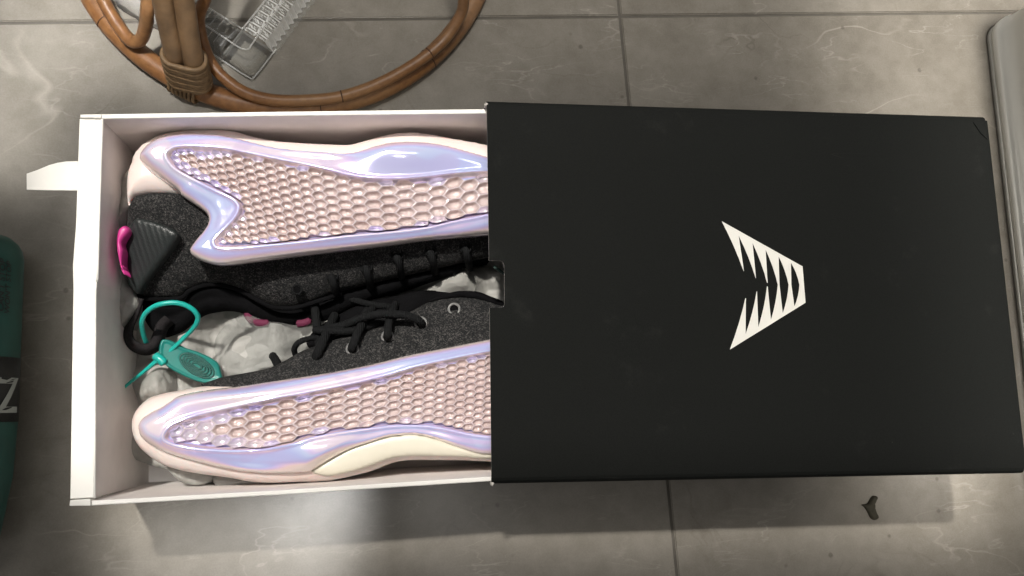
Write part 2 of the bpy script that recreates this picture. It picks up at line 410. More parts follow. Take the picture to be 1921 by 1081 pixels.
M = dict(ridge=plain('pearl_ridge', (.84, .72, .76), .12, None, .10, metallic=.45), tile=make_tile(), film=make_film(), cell=make_cell(False), clearcell=make_cell(True), foam=make_foam(), knit=make_knit(),
         rattan=make_rattan(), paper=make_paper(), sleeve=make_sleeve(), counter=make_counter(),
         grout=plain('dark_grout', (.11, .10, .085), .9, (400, .4, .002)),
         white=plain('white_card', (.80, .785, .745), .55, (700, .05, .0003), .03),
         inner=plain('grey_card', (.79, .75, .72), .8, (500, .1, .0004), .05),
         raw=plain('raw_card_edge', (.42, .40, .37), .9, (1500, .4, .0004), .35, vscale=400),
         ink=plain('white_ink', (.58, .57, .53), .5, None, .03),
         lining=plain('black_lining', (.0045, .0045, .005), .95, (900, .5, .0008), .3, spec=.06),
         lace=plain('black_lace', (.0075, .008, .0085), .85, None, .35, spec=.15, vscale=500),
         pink=plain('magenta_rubber', (.50, .035, .22), .4, None, .06),
         dpink=plain('magenta_cloth', (.11, .010, .040), .8, None, .15),
         teal=plain('teal_plastic', (.012, .36, .31), .3, (200, .1, .0004), .10),
         teal_can=plain('teal_print', (.004, .066, .054), .38, None, .12),
         black=plain('black_print', (.010, .011, .012), .45, None, .1),
         grey_ink=plain('grey_ink', (.34, .36, .34), .5, None, .1),
         eyelet=plain('dark_metal', (.16, .16, .16), .35, None, .1, metallic=.3),
         cream=plain('cream_foam', (.60, .565, .47), .4, (300, .05, .0003), .04),
         bind=plain('rattan_peel', (.17, .105, .05), .6, (350, .4, .0006), .25, vscale=250),
         dirt=plain('dark_dirt', (.034, .030, .018), .8, (300, .6, .001), .3),
         bin=plain('cloudy_plastic', (.78, .78, .74), .30, (12, .10, .003), .05, vscale=9),
         clear=make_clear('clear_plastic', (.90, .91, .90), .05, .07, 160, .35),
         filmbag=make_clear('clear_bag', (.93, .93, .93), .17, .10, 40, .7),
         bead=make_clear('clear_bead', (.9, .91, .9), .20, .06, 120, .2),
         wrap=make_clear('clear_wrap', (.93, .94, .94), .16, .06, 90, 1.0, (.45, .45, .43)))
mk = M['lace'].node_tree
wv = N(mk, 'ShaderNodeTexWave', Scale=260.0, Distortion=1.0); mk.links.new(coords(mk), wv.inputs['Vector'])
bump(mk, wv.outputs[0], .6, .0006, mk.nodes['Principled BSDF'])

# ------------------------------------------------------------------ floor of tiles
floor = mesh_obj('floor', [(-3, -3, -.0014), (3, -3, -.0014), (3, 3, -.0014), (-3, 3, -.0014)], [(0, 1, 2, 3)], M['grout'], smooth=False)
tag(floor, kind='structure')
X0 = P(1163, 31, 0); ex = P(1880, 25, 0)-P(0, 45, 0); ex /= np.linalg.norm(ex)
ey_ = P(1163, 31, 0)-P(1274, 1060, 0); ey_ /= np.linalg.norm(ey_)
ey = np.array([-ex[1], ex[0], 0])
G, TS = .0023, .60
def make_tile_mesh():
    bm = bmesh.new(); h = TS-G
    vs = [bm.verts.new(p) for p in ((0, 0, 0), (h, 0, 0), (h, h, 0), (0, h, 0))]
    f = bm.faces.new(vs); r = bmesh.ops.extrude_face_region(bm, geom=[f])
    bmesh.ops.translate(bm, verts=[v for v in r['geom'] if isinstance(v, bmesh.types.BMVert)], vec=(0, 0, -.002))
    bmesh.ops.recalc_face_normals(bm, faces=bm.faces)
    bmesh.ops.bevel(bm, geom=[e for e in bm.edges if all(abs(v.co.z) < 1e-6 for v in e.verts)], offset=.0008, segments=2, affect='EDGES')
    me = bpy.data.meshes.new('tile'); bm.to_mesh(me); bm.free(); me.materials.append(M['tile']); return me
tm = make_tile_mesh(); ang = math.atan2(ex[1], ex[0])
for i in range(-3, 3):
    for j in range(-3, 2):
        o = bpy.data.objects.new('tile', tm); col.objects.link(o); o.parent = floor
        q = X0+ex*(i*TS+G/2)+ey*(j*TS+G/2)
        o.location = (q[0], q[1], 0); o.rotation_euler = (0, 0, ang)

# ------------------------------------------------------------------ sleeve
ZS = .117
S1, S2, S3, S4 = P(913, 197, ZS), P(1849, 226, ZS), P(1922, 878, ZS), P(922, 897, ZS)
sx = (S2-S1)/np.linalg.norm(S2-S1)
sleeve = empty('box_sleeve', tuple(((S1+S3)/2*np.array([1, 1, 0]))), 'black cardboard sleeve with thumb notch and white toothed emblem', 'box sleeve')
notch = [P(u, v, ZS) for u, v in ((917.5, 489), (937, 489), (943, 491.5), (945.8, 497), (946.5, 532), (946.5, 571), (944.5, 576), (941, 578), (918.6, 578))]
top = [S1, *notch, S4, S3, S2]
prism('top_panel', top, .0013, M['sleeve'], sleeve, mats=[M['sleeve'], M['raw']], edge_idx=set(range(0, len(notch)+1)))
def side(name, a, b, out, drop, flare):
    o = np.array([*out, 0.0]); d = np.array([0, 0, 1.0])
    prof = [(0, -.0002), (.0016, -.0007), (.0030, -.0022), (.0036, -.0045), (.0036+flare*.3, -.05), (flare+.0030, -drop)]
    V, Fc = [], []
    for p in (a, b):
        for q, z in prof: V.append(p+o*q+d*z)
        for q, z in reversed(prof): V.append(p+o*(q-.0013)+d*(z-.0008))
    n = 2*len(prof)
    for k in range(n): Fc.append((k, (k+1) % n, n+(k+1) % n, n+k))
    Fc.append(tuple(range(n))); Fc.append(tuple(reversed(range(n, 2*n))))
    return mesh_obj(name, V, Fc, None, sleeve, smooth=False, mats=[M['sleeve'], M['raw']], midx=[0]*n+[1, 0])
nf = np.array([S4[1]-S3[1], S3[0]-S4[0]])*-1.0; nf /= np.linalg.norm(nf)
nf = np.array([-(S4-S3)[1], (S4-S3)[0]]); nf /= np.linalg.norm(nf); nf = nf if nf[1] < 0 else -nf
nb_ = np.array([-(S2-S1)[1], (S2-S1)[0]]); nb_ /= np.linalg.norm(nb_); nb_ = nb_ if nb_[1] > 0 else -nb_
ne = np.array([(S2-S3)[1], -(S2-S3)[0]]); ne /= np.linalg.norm(ne); ne = ne if ne[0] > 0 else -ne
side('side_panel', S4, S3, nf, ZS-.001, 0.0)
side('side_panel', S1, S2, nb_, ZS-.001, 0.0)
side('end_panel', S2, S3, ne, ZS-.001, 0.0)
prism('bottom_panel', [np.array([*p[:2], .0022]) for p in (S1, S4, S3, S2)], .0013, M['sleeve'], sleeve)
em = lambda x, y: P(1300+x*.2775, 380+y*.2775, ZS)+np.array([0, 0, .00025])
def bow(a, b, k=7):
    return [(a[0]+(b[0]-a[0])*t+k*4*t*(1-t), a[1]+(b[1]-a[1])*t) for t in (.25, .5, .75)]
def half(O, E, mid, teeth, notches, sgn):
    pts = [O, E, mid[0], mid[1]]
    prev = mid[1]
    for (tl, tr), nt_ in zip(teeth, notches):
        pts += bow(nt_, prev)[::-1] + [nt_, tr]
        if tl != tr: pts.append(tl)
        prev = tl
    pts += bow(O, prev)[::-1]
    return pts
up = half((193, 127), (740, 433), [(750, 556.5), (718, 556.5)],
          [((645, 556.5), (664, 556.5)), ((572, 556.5), (584, 556.5)), ((499, 543), (504, 543)), ((422, 512), (425, 512)), ((341, 465), (344, 465))],
          [(662, 408), (578, 365), (490, 320), (402, 275), (308, 225)], 1)
lo = half((248, 995), (760, 678), [(750, 556.5), (718, 556.5)],
          [((645, 556.5), (664, 556.5)), ((572, 556.5), (584, 556.5)), ((499, 568), (504, 568)), ((429, 602), (432, 602)), ((353, 648), (357, 648))],
          [(685, 702), (606, 748), (526, 793), (441, 843), (355, 890)], -1)
EV, EF = [], []
for pl in (up, lo):
    q3 = [em(*q) for q in pl]; n_ = len(q3)
    res = delaunay_2d_cdt([Vector(p[:2]) for p in q3], [(i, (i+1) % n_) for i in range(n_)], [], 1, 1e-8)
    b0 = len(EV); EV += [np.array([v.x, v.y, ZS+.00025]) for v in res[0]]
    for f in res[2]:
        f = list(f); p_, q_, r_ = (res[0][i] for i in f[:3])
        if (q_-p_).cross(r_-p_) < 0: f.reverse()
        EF.append([b0+i for i in f])
e = mesh_obj('emblem', EV, EF, M['ink'], sleeve, smooth=False)
for (u_, v_) in ((912.5, 196), (924, 909)):
    oR = Outline([(u_-3, v_-2), (u_, v_-4), (u_+4, v_-2), (u_+2, v_+1), (u_+1, v_+4), (u_-2, v_+3)], ZS, .0005, 2)
    puff('frayed_corner', oR, lambda xy, d: ZS-.0006+.001*dome(d, .001), M['raw'], sleeve, skirt=ZS-.004)
# dog-eared corner by the far end
q = [P(u, v, ZS+.0006) for u, v in ((1826, 229), (1848, 229), (1853, 262), (1840, 250))]
prism('corner_crease', q, .0005, M['sleeve'], sleeve)

# ------------------------------------------------------------------ tray (drawer)
ZT = .111
tray = empty('box_tray', tuple(P(520, 580, 0)), 'white cardboard drawer tray pulled half out of black sleeve', 'box tray')
bo = [P(150, 214.5, ZT), P(500, 209.5, ZT), P(914, 204.5, ZT)]; bo.append(bo[-1]+sx*.085)
bi = [P(150, 224, ZT), P(500, 218, ZT), P(914, 213, ZT)]; bi.append(bi[-1]+sx*.085)
fo = [P(171, 949, ZT), P(520, 929, ZT), P(921, 906, ZT)]; fo.append(fo[-1]+sx*.085)
fi = [P(171, 939.5, ZT), P(520, 920, ZT), P(921, 897, ZT)]; fi.append(fi[-1]+sx*.085)
fo[2] = P(921, 903, ZT); fo[3] = fo[2]+sx*.085; fi[2] = P(921, 894, ZT); fi[3] = fi[2]+sx*.085
def wall(name, outer, inner, z0, in_shift):
    n = len(outer); V = []
    for p in outer: V.append(p)
    for p in inner: V.append(p)
    for p in outer: V.append(np.array([p[0], p[1], z0]))
    for p in inner: V.append(np.array([p[0]+in_shift[0], p[1]+in_shift[1], z0]))
    Fc, mi = [], []
    for i in range(n-1):
        Fc += [(i, i+1, n+i+1, n+i), (2*n+i, i, i+1, 2*n+i+1), (n+i, n+i+1, 3*n+i+1, 3*n+i), (2*n+i, 2*n+i+1, 3*n+i+1, 3*n+i)]
        mi += [0, 0, 1, 0]
    Fc += [(0, n, 3*n, 2*n), (n-1, 2*n-1, 4*n-1, 3*n-1)]; mi += [0, 0]
    bm = bmesh.new(); vs = [bm.verts.new(Vector(v)) for v in V]
    for f, m_ in zip(Fc, mi):
        fc = bm.faces.new([vs[k] for k in f]); fc.material_index = m_
    bmesh.ops.recalc_face_normals(bm, faces=bm.faces)
    te = [ed for ed in bm.edges if all(abs(v.co.z-ZT) < 2e-4 for v in ed.verts)]
    bmesh.ops.bevel(bm, geom=te, offset=.0007, segments=3, affect='EDGES', profile=.5)
    return bm_obj(name, bm, None, tray, mats=[M['white'], M['inner']])
wall('back_wall', bo, bi, .005, (0, -.003))
wall('front_wall', fo, fi, .005, (0, .002))
lo_ = [P(148.5, 223, ZT), P(142, 420, ZT), P(136, 500, ZT), P(137, 545, ZT), P(131, 937, ZT)]
li_ = [P(190.5, 224, ZT), P(184, 420, ZT), P(181, 528, ZT), P(177.5, 548, ZT), P(176, 934, ZT)]
lo_.reverse(); li_.reverse()
wall('end_wall', lo_, li_, .005, (.004, 0))
prism('corner_flap', [P(131, 938.6, ZT+.0004), P(129.5, 949.5, ZT-.001), P(170, 949, ZT-.001), P(170.3, 935.8, ZT+.0002)], .02, M['white'], tray, bevel=.0006)
prism('corner_flap', [P(149, 221, ZT+.0012), P(190, 221, ZT+.0012), P(190, 214.8, ZT+.0012), P(150.5, 219, ZT+.0012)], .006, M['white'], tray, bevel=.0004)
tube('rim_lip', [p+np.array([.0003, 0, -.0002]) for p in li_], .0008, M['white'], tray, seg=8, n=3)
wall('end_wall', [bi[-1], fi[-1]], [bi[-1]-sx*.003, fi[-1]-sx*.003], .005, (0, 0))
prism('tray_floor', [np.array([*p[:2], .0052]) for p in (bo[0], bo[2], bo[3], fo[3], fo[2], P(131, 948, ZT))], .0015, M['inner'], tray)
tabp = [P(u, v, z) for u, v, z in ((50, 326, .092), (50, 356, .092), (100, 357, .100), (146, 357.5, .1085), (146, 302.5, .1085), (125, 303, .105), (108, 305.5, .102), (92, 310, .099), (70, 319, .095))]
prism('pull_tab', tabp, .0011, M['white'], tray)

# ------------------------------------------------------------------ shoes
def honeycomb(root_part, zsurf, poly_px, zlevel, X, PITCH, YC, xmax, clear_px, skew, depth=.0033):
    """staggered columns of six-sided dimples; X: column -> px x, PITCH / YC: px functions of x"""
    poly = np.array(catmull(poly_px, True, 6)); n = 0
    ks = np.arange(len(X))
    def Mp(k, j):
        x = np.interp(k, ks, X); return np.array([x+skew(x)*j*PITCH(x), YC(x)+j*PITCH(x)])
    for k in range(len(X)-1):
        for j in range(-14, 15):
            jj = j+.5*(k % 2); ctr = Mp(k, jj)
            if ctr[0] > xmax: continue
            sd = sdist(ctr[None], poly)[0]
            if sd < 3.0: continue
            cor = [Mp(k+dk, jj+dj) for dk, dj in ((2/3, 0), (1/3, .5), (-1/3, .5), (-2/3, 0), (-1/3, -.5), (1/3, -.5))]
            fixed = []
            for cpt in cor:
                t = 1.0
                while t > .15 and sdist((ctr+(cpt-ctr)*t)[None], poly)[0] < 2.2: t -= .08
                fixed.append(ctr+(cpt-ctr)*t)
            ctr = np.mean(fixed, 0)
            ring = []
            for i in range(6):
                ring += [fixed[i], (fixed[i]+fixed[(i+1) % 6])/2]
            ring = np.array(ring)
            cxy = P(*ctr, zlevel)[:2]; rxy = np.array([P(*q, zlevel)[:2] for q in ring])
            rad = np.linalg.norm(rxy-cxy, axis=1)
            rmean = rad.mean()
            V = []
            clear = sd < clear_px(ctr[0])
            prof = [(1.0, 1.0, 0), (.91, .97, .05), (.80, .50, .40), (.60, .08, .8), (.28, 0, 1)]
            for s_, h_, rd in prof:
                r_ = (rxy-cxy)*s_
                rl = np.linalg.norm(r_, axis=1)[:, None]
                r_ = r_*(1-rd*.6)+r_/(rl+1e-9)*(np.minimum(rl, rl.mean()*1.05))*rd*.6
                xy = cxy+r_
                V += list(np.c_[xy, zsurf(xy)+.0003+depth*min(1, rmean/.0035)*h_])
            xy = cxy[None]; V.append(np.r_[cxy, zsurf(xy)[0]+.0003])
            Fc = []
            for q in range(len(prof)-1):
                for i in range(12):
                    l = (i+1) % 12; Fc.append((q*12+i, (q+1)*12+i, (q+1)*12+l, q*12+l))
            for i in range(12): Fc.append(((len(prof)-1)*12+i, len(prof)*12, (len(prof)-1)*12+(i+1) % 12))
            a_ = rxy[1]-rxy[0]; b_ = cxy-rxy[0]
            if a_[0]*b_[1]-a_[1]*b_[0] > 0: Fc = [tuple(reversed(f)) for f in Fc]
            Fc = [tuple(reversed(f)) for f in Fc]
            mesh_obj('honeycomb_cell', V, Fc, None, root_part, mats=[M['ridge'], M['clearcell' if clear else 'cell']], midx=[0]*12+[1]*(len(Fc)-12)); n += 1
    return n
def eyelet(parent, u, v, z, ro, ri, m=None):
    c0 = P(u, v, z); k = 1/3000
    pts = [c0+np.array([math.cos(t), math.sin(t), 0])*(ro+ri)/2*k for t in np.linspace(0, 2*math.pi, 20, endpoint=False)]
    o = tube('eyelet', pts, (ro-ri)/2*k, m or M['eyelet'], parent, seg=8, n=1, closed=True)
    d = [c0+np.array([math.cos(t), math.sin(t), 0])*ri*k+np.array([0, 0, -.0002]) for t in np.linspace(0, 2*math.pi, 16, endpoint=False)]
    h = mesh_obj('eyelet_hole', d, [tuple(range(16))], M['lining'], o, smooth=False)
    return o
def lace(parent, pts, r=.0024, name='lace'):
    return tube(name, [P(*p) for p in pts], r, M['lace'], parent, seg=10, n=5)

# --- shoe by the back wall, heel towards the pulled-out end
shoeA = empty('sneaker', tuple(P(560, 420, .006)), 'black knit sneaker lying heel out along back wall, teal seal on heel loop', 'sneaker', 'pair of sneakers in the box')
foamA = [(241.6, 386), (238, 359), (240, 326), (247.5, 306), (250, 294), (264, 275.5), (289, 259), (325, 247.8), (366, 242), (402, 241.6), (436, 245.5),
         (466, 254.5), (505, 263), (561, 268.6), (620, 271.5), (654, 272), (677, 267), (704, 259), (740, 251), (771, 249), (810, 253), (851, 261), (912, 272.5),
         (980, 292), (1040, 322), (1072, 362), (1078, 410), (1050, 440), (980, 440), (915, 430), (820, 430), (700, 440), (560, 455), (440, 460), (400, 440), (410, 405), (380, 385), (338, 369), (297, 366), (266, 369), (250, 375)]
shellA = [(336, 360), (311, 342), (283, 324), (266.5, 306), (261.5, 293), (272, 277), (291.6, 263), (319, 255), (355, 252), (408, 254), (450, 261.5), (478, 268.6),
          (519, 278), (561, 282.5), (620, 287), (654, 288), (677, 283), (704, 274), (740, 267), (782, 266.5), (824, 271), (865, 281), (912, 294),
          (980, 315), (1030, 345), (1052, 385), (1040, 425), (985, 437), (915, 440.5), (851, 445.5), (796, 450.5), (726, 460), (643, 470), (561, 479.5), (478, 490.5), (422, 497.5),
          (389, 493.5), (364, 482), (356, 471), (361, 459), (377.6, 439), (389, 422.5), (391.5, 409), (383, 396), (361, 381), (340, 367)]
honeyA = [(319, 301), (323.5, 289.5), (339, 282.5), (372, 281.6), (422, 285), (478, 295), (533, 305), (575, 313), (615, 322.5), (652, 333), (685, 339), (740, 342), (796, 338), (851, 331), (912, 327),
          (960, 330), (985, 350), (980, 382), (915, 404.5), (851, 417), (796, 429.5), (726, 438), (643, 446), (561, 456), (505, 461.5), (464, 465.5), (422, 467), (408, 463), (407, 453),
          (422, 436.5), (441, 417), (451, 400), (451, 387), (436, 372.5), (400, 356), (366, 339), (333, 320)]
knitA = [(241, 385), (236, 402), (231, 425), (229, 448), (229, 472), (232, 497), (238, 520), (247, 542), (255, 556), (275, 562), (303, 561), (338, 560), (355, 545), (381, 535), (412, 533.5), (446, 542.5),
         (485, 563), (511, 575), (549, 577), (588, 567), (623, 552), (680, 536), (745, 520), (808, 506), (873, 490), (930, 478), (1000, 460), (1050, 430), (1060, 390), (980, 380), (800, 390), (600, 400), (430, 390), (380, 370), (333, 362), (297, 363), (266, 366), (250, 371)]
zA = lambda u, v: .082-.030*sstep(400, 600, v)
oF = Outline(foamA, .084, .0014)
puff('foam_midsole', oF, lambda xy, d: oF.plane(xy)+.009*dome(d, .012), M['foam'], shoeA, skirt=.012, inset=.006)
oK = Outline(knitA, zA, .0018)
def zK(xy, d): return oK.plane(xy)+.010*dome(d, .022)+.0015*(vnoise(xy, 60, 3)-.5)
puff('knit_upper', oK, zK, M['knit'], shoeA, skirt=.014, inset=.004)
oS = Outline(shellA, .0935, .0011)
hA = np.array([P(u, v, .095)[:2] for u, v in catmull(honeyA, True, 6)])
bA = P(748, 292, .095)[:2]; bA2 = P(585, 290, .095)[:2]; bA3 = P(405, 400, .095)[:2]; bA4 = P(290, 290, .095)[:2]
def shell_z(ol, hpoly, bumps, top=.007):
    def f(xy, d):
        z = ol.plane(xy)+top*dome(d, .0085)
        for (c, sx_, sy_, h_) in bumps:
            z = z+h_*np.exp(-((xy[:, 0]-c[0])/sx_)**2-((xy[:, 1]-c[1])/sy_)**2)*sstep(0, .006, d)
        z = z+.0022*(vnoise(xy+.31, 28, 5)-.5)*sstep(0, .008, d)
        s = sdist(xy, hpoly)
        z = z-.0034*sstep(-.0004, .0022, s)+.0011*np.exp(-((s+.0008)/.0010)**2)
        return z
    return f
zSA = shell_z(oS, hA, [(bA, .034, .011, .0028), (bA2, .03, .010, -.003), (bA3, .014, .016, -.0022), (bA4, .014, .014, .002)])
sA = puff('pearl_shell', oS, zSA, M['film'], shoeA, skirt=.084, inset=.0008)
XA = [312]
while XA[-1] < 1000:
    XA.append(XA[-1]+float(np.interp(XA[-1], [310, 420, 560, 640, 720, 830, 900], [15.5, 17.5, 20.5, 25, 30.5, 30.5, 26])))
def surfA(xy): return zSA(xy, dist(xy, oS.xy))
nA = honeycomb(sA, surfA, honeyA, .0955, XA, lambda x: float(np.interp(x, [310, 450, 560, 700, 800, 860, 920], [12.5, 13.2, 14.6, 16, 17.5, 20.5, 23])),
               lambda x: float(np.interp(x, [310, 450, 560, 650, 740, 830, 920], [332, 372, 383, 387, 386, 380, 366])), 940,
               lambda x: float(np.interp(x, [320, 400, 420, 560, 700, 850, 920], [17, 17, 10, 7, 7, 9, 14])), lambda x: float(np.interp(x, [310, 560, 800], [.28, .18, .05])))
# cream side of the heel cup, heel counter, pink heel tab
oC = Outline([(254, 409), (262, 408), (296, 418), (326, 431), (335, 438), (337, 445), (331, 456), (312, 482), (290, 510), (270, 536), (260, 548), (253, 549), (246, 538), (237, 517), (230, 495), (229.5, 470), (234, 446), (243, 424)], lambda u, v: .087-.014*sstep(430, 560, v)-.010*sstep(262, 226, u), .0012)
puff('heel_counter', oC, lambda xy, d: oC.plane(xy)+.0028*dome(d, .003)+.0022*dome(d, .014), M['counter'], shoeA, skirt=.04, inset=.002)
oP = Outline([(230, 425), (239, 425), (243.5, 435), (234, 447), (228.5, 457), (232, 470), (230, 482), (229, 497), (234.5, 514), (231, 513), (225, 496), (220.5, 473), (219, 454), (222, 433)], .090, .0007, 2)
puff('heel_tab', oP, lambda xy, d: .090+.0025*dome(d, .0025), M['pink'], shoeA, skirt=.05)
# collar lining, with the hollow of the ankle opening
oL = Outline([(256, 558), (290, 563), (338, 561), (356, 547), (382, 537), (412, 535), (446, 544), (485, 565), (511, 577), (549, 579), (588, 569), (640, 550), (745, 522), (808, 508), (873, 492), (917, 484),
              (917, 488), (873, 497), (866, 509), (850, 516), (790, 532), (734, 549), (690, 562), (650, 582), (618, 600), (580, 605), (549, 611), (524, 612.5), (498, 607), (472, 594.5), (446, 585.5), (420, 582), (397, 585), (381, 591), (366, 604), (345, 622), (324, 630), (303, 633), (285, 618), (268, 590), (258, 572)],
             lambda u, v: .056-.014*sstep(545, 620, v), .0018)
puff('collar_lining', oL, lambda xy, d: oL.plane(xy)+.004*dome(d, .006)-.006*sstep(.004, .016, d), M['lining'], shoeA, skirt=.012, inset=.002)
tube('collar_edge', [P(u, v, .0605) for u, v in ((257, 557), (290, 562), (338, 559.5), (355, 546), (381, 536), (412, 534.5), (446, 543.5), (485, 564), (511, 576), (549, 578), (588, 568), (640, 551))], .0016, M['lining'], shoeA, seg=8)
# heel pull loop: a woven ribbon
def ribbon(name, pts, w_, th, m, parent):
    p = catmull(np.array([P(*q) for q in pts]), False, 6); n = len(p)
    T = np.gradient(p, axis=0); T /= np.linalg.norm(T, axis=1)[:, None]
    V, Fc = [], []
    for i in range(n):
        side_ = np.array([-T[i, 1], T[i, 0], 0]); side_ /= np.linalg.norm(side_)+1e-9
        ax = np.array([0, 0, 1.0])*.75+side_*.66
        nr = np.cross(T[i], ax); nr /= np.linalg.norm(nr)+1e-9
        for s1, s2 in ((-1, -1), (1, -1), (1, 1), (-1, 1)): V.append(p[i]+ax*s1*w_/2+nr*s2*th/2)
    for i in range(n-1):
        for k in range(4):
            l = (k+1) % 4; Fc.append((i*4+k, i*4+l, i*4+4+l, i*4+4+k))
    Fc += [(3, 2, 1, 0), tuple(n*4-4+k for k in range(4))]
    return mesh_obj(name, V, Fc, m, parent)
M['webbing'] = plain('black_webbing', (.014, .012, .013), .85, (1200, .6, .0006), .5, spec=.25, vscale=700)
ribbon('heel_loop', [(262, 560, .062), (252, 590, .062), (243, 612, .062), (241, 632, .062), (250, 648, .062), (270, 656, .060), (288, 651, .060), (297, 634, .058), (305, 612, .056), (318, 600, .054)], .0085, .0022, M['webbing'], shoeA)
eyelet(shoeA, 557.5, 543.5, .0725, 11, 7, M['lace'])
for i, (u, v) in enumerate(((623, 517), (687, 501), (745, 479), (808, 471), (873, 465))):
    zz = zK(P(u, v, .074)[:2][None], dist(P(u, v, .074)[:2][None], oK.xy))[0]
    eyelet(shoeA, u, v, zz+.0005, 13, 9, M['lace'])
    lace(shoeA, [(u-2, v+2, zz-.001), (u, v+5, zz+.0024), (u+3, v+16, zz+.0006), (u+6, v+28, zz-.006), (u+8, v+40, zz-.018)], .0025)
lace(shoeA, [(846, 486, .058), (850, 508, .056), (856, 518, .050), (866, 512, .045)], .0026)
o = tube('pink_lining', [P(u, v, .0475) for u, v in ((463, 582), (466, 593), (474, 602), (487, 606), (503, 606))], .0026, M['dpink'], shoeA)
o = tube('pink_lining', [P(u, v, .0475) for u, v in ((558, 607), (570, 606), (581, 601))], .0026, M['dpink'], shoeA)

# --- shoe by the front wall, toe towards the pulled-out end
shoeB = empty('sneaker', tuple(P(600, 790, .006)), 'black knit sneaker lying toe out along front wall, laces tied across', 'sneaker', 'pair of sneakers in the box')
foamB = [(251, 778), (247, 797), (250, 817), (259, 835.5), (277, 853.5), (305, 871.5), (337, 882), (375, 889), (427, 896), (466, 903), (505, 906), (560, 904), (615, 902), (657, 894), (699, 883), (726, 872), (754, 864.5),
         (796, 863), (865, 863.5), (920, 866), (1000, 868), (1050, 850), (1075, 800), (1060, 740), (1000, 690), (919, 690), (800, 710), (700, 730), (600, 745), (520, 740), (470, 726), (453, 723), (420, 723), (381, 725), (337, 732.5), (311, 737.5), (282, 746), (264, 760)]
shellB = [(259.5, 804), (263, 789), (280, 775), (305, 762), (322, 751), (336, 742.5), (366, 735.5), (401, 730.5), (453, 724), (505, 716), (557, 708.5), (629, 697), (699, 683), (768, 666), (837, 652.5), (918, 636.5),
          (980, 625), (1030, 640), (1060, 700), (1060, 780), (1030, 830), (980, 850), (919, 852), (893, 849.5), (851, 836), (810, 822), (776, 816), (732, 819), (699, 829), (657, 843), (615, 865), (594, 878), (581, 884.5), (566, 886.5), (531, 887.5), (479, 886.5), (427, 879.5), (375, 868), (323.6, 853.5), (287, 838), (266.6, 822.5)]
honeyB = [(314, 822.5), (319, 808), (336, 795), (375, 781), (427, 769), (479, 758), (531, 747), (560, 742), (615, 731.5), (671, 720), (726, 706.5), (782, 690), (837, 677.5), (918, 662), (975, 660), (1000, 700), (1000, 770), (970, 812), (919, 817.5), (879, 813), (837, 804), (796, 798.5), (754, 797.5), (712, 801), (643, 809.5), (588, 819), (557, 829), (505, 840), (453, 843.8), (401, 842), (355, 837), (329, 831.5)]
knitB = [(383, 723), (400, 716), (420, 708.5), (459, 700), (498, 691), (523.7, 680), (562, 659), (592, 648), (623, 638), (659, 625), (706, 614), (748, 596.5), (776, 582), (804, 567), (831.5, 557), (862, 552), (895, 554), (917, 562), (945, 574), (1000, 590), (1050, 640), (1070, 700), (1040, 760), (900, 720), (800, 720), (700, 735), (600, 745), (520, 748), (440, 738), (400, 730)]
zB = lambda u, v: .082-.022*sstep(700, 560, v)-.016*sstep(520, 380, u)
oFB = Outline(foamB, .078, .0014)
puff('foam_midsole', oFB, lambda xy, d: oFB.plane(xy)+.011*dome(d, .014), M['foam'], shoeB, skirt=.012, inset=.006)
oKB = Outline(knitB, zB, .0018)
def zKB(xy, d): return oKB.plane(xy)+.008*dome(d, .020)+.0015*(vnoise(xy, 60, 9)-.5)
puff('knit_upper', oKB, zKB, M['knit'], shoeB, skirt=.014, inset=.004)
oSB = Outline(shellB, .090, .0011)
hB = np.array([P(u, v, .092)[:2] for u, v in catmull(honeyB, True, 6)])
zSB = shell_z(oSB, hB, [(P(770, 812, .09)[:2], .035, .008, -.004), (P(590, 850, .09)[:2], .020, .012, .004), (P(480, 865, .09)[:2], .02, .010, -.003), (P(470, 740, .09)[:2], .03, .008, .002), (P(300, 800, .09)[:2], .012, .012, .002)], .0075)
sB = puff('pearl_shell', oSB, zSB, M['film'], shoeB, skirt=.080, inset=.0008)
oA_ = Outline([(584, 884), (610, 860), (652, 836), (695, 822), (732, 814), (776, 809), (810, 815), (851, 830), (893, 844), (920, 847), (920, 861), (860, 857), (800, 856), (752, 857), (722, 864), (690, 876), (655, 886), (615, 893)], .088, .0014)
puff('arch_foam', oA_, lambda xy, d: .0875+.0025*dome(d, .006), M['cream'], shoeB, skirt=.06, inset=.001)
XB = [308]
while XB[-1] < 1000:
    XB.append(XB[-1]+float(np.interp(XB[-1], [310, 380, 560, 640, 720, 800, 900], [25, 30, 31, 29, 24, 20, 17])))
def surfB(xy): return zSB(xy, dist(xy, oSB.xy))
nB = honeycomb(sB, surfB, honeyB, .0925, XB, lambda x: float(np.interp(x, [310, 420, 520, 620, 700, 800, 920], [23, 20, 16, 14.5, 14, 13, 12.2])),
               lambda x: float(np.interp(x, [310, 420, 560, 650, 740, 830, 920], [822, 805, 787, 770, 752, 742, 735])), 940,
               lambda x: float(np.interp(x, [320, 430, 480, 560, 700, 850, 920], [30, 22, 12, 8, 8, 8, 8])), lambda x: float(np.interp(x, [310, 560, 800], [0, 0, -.05])))
print('cells', nA, nB)
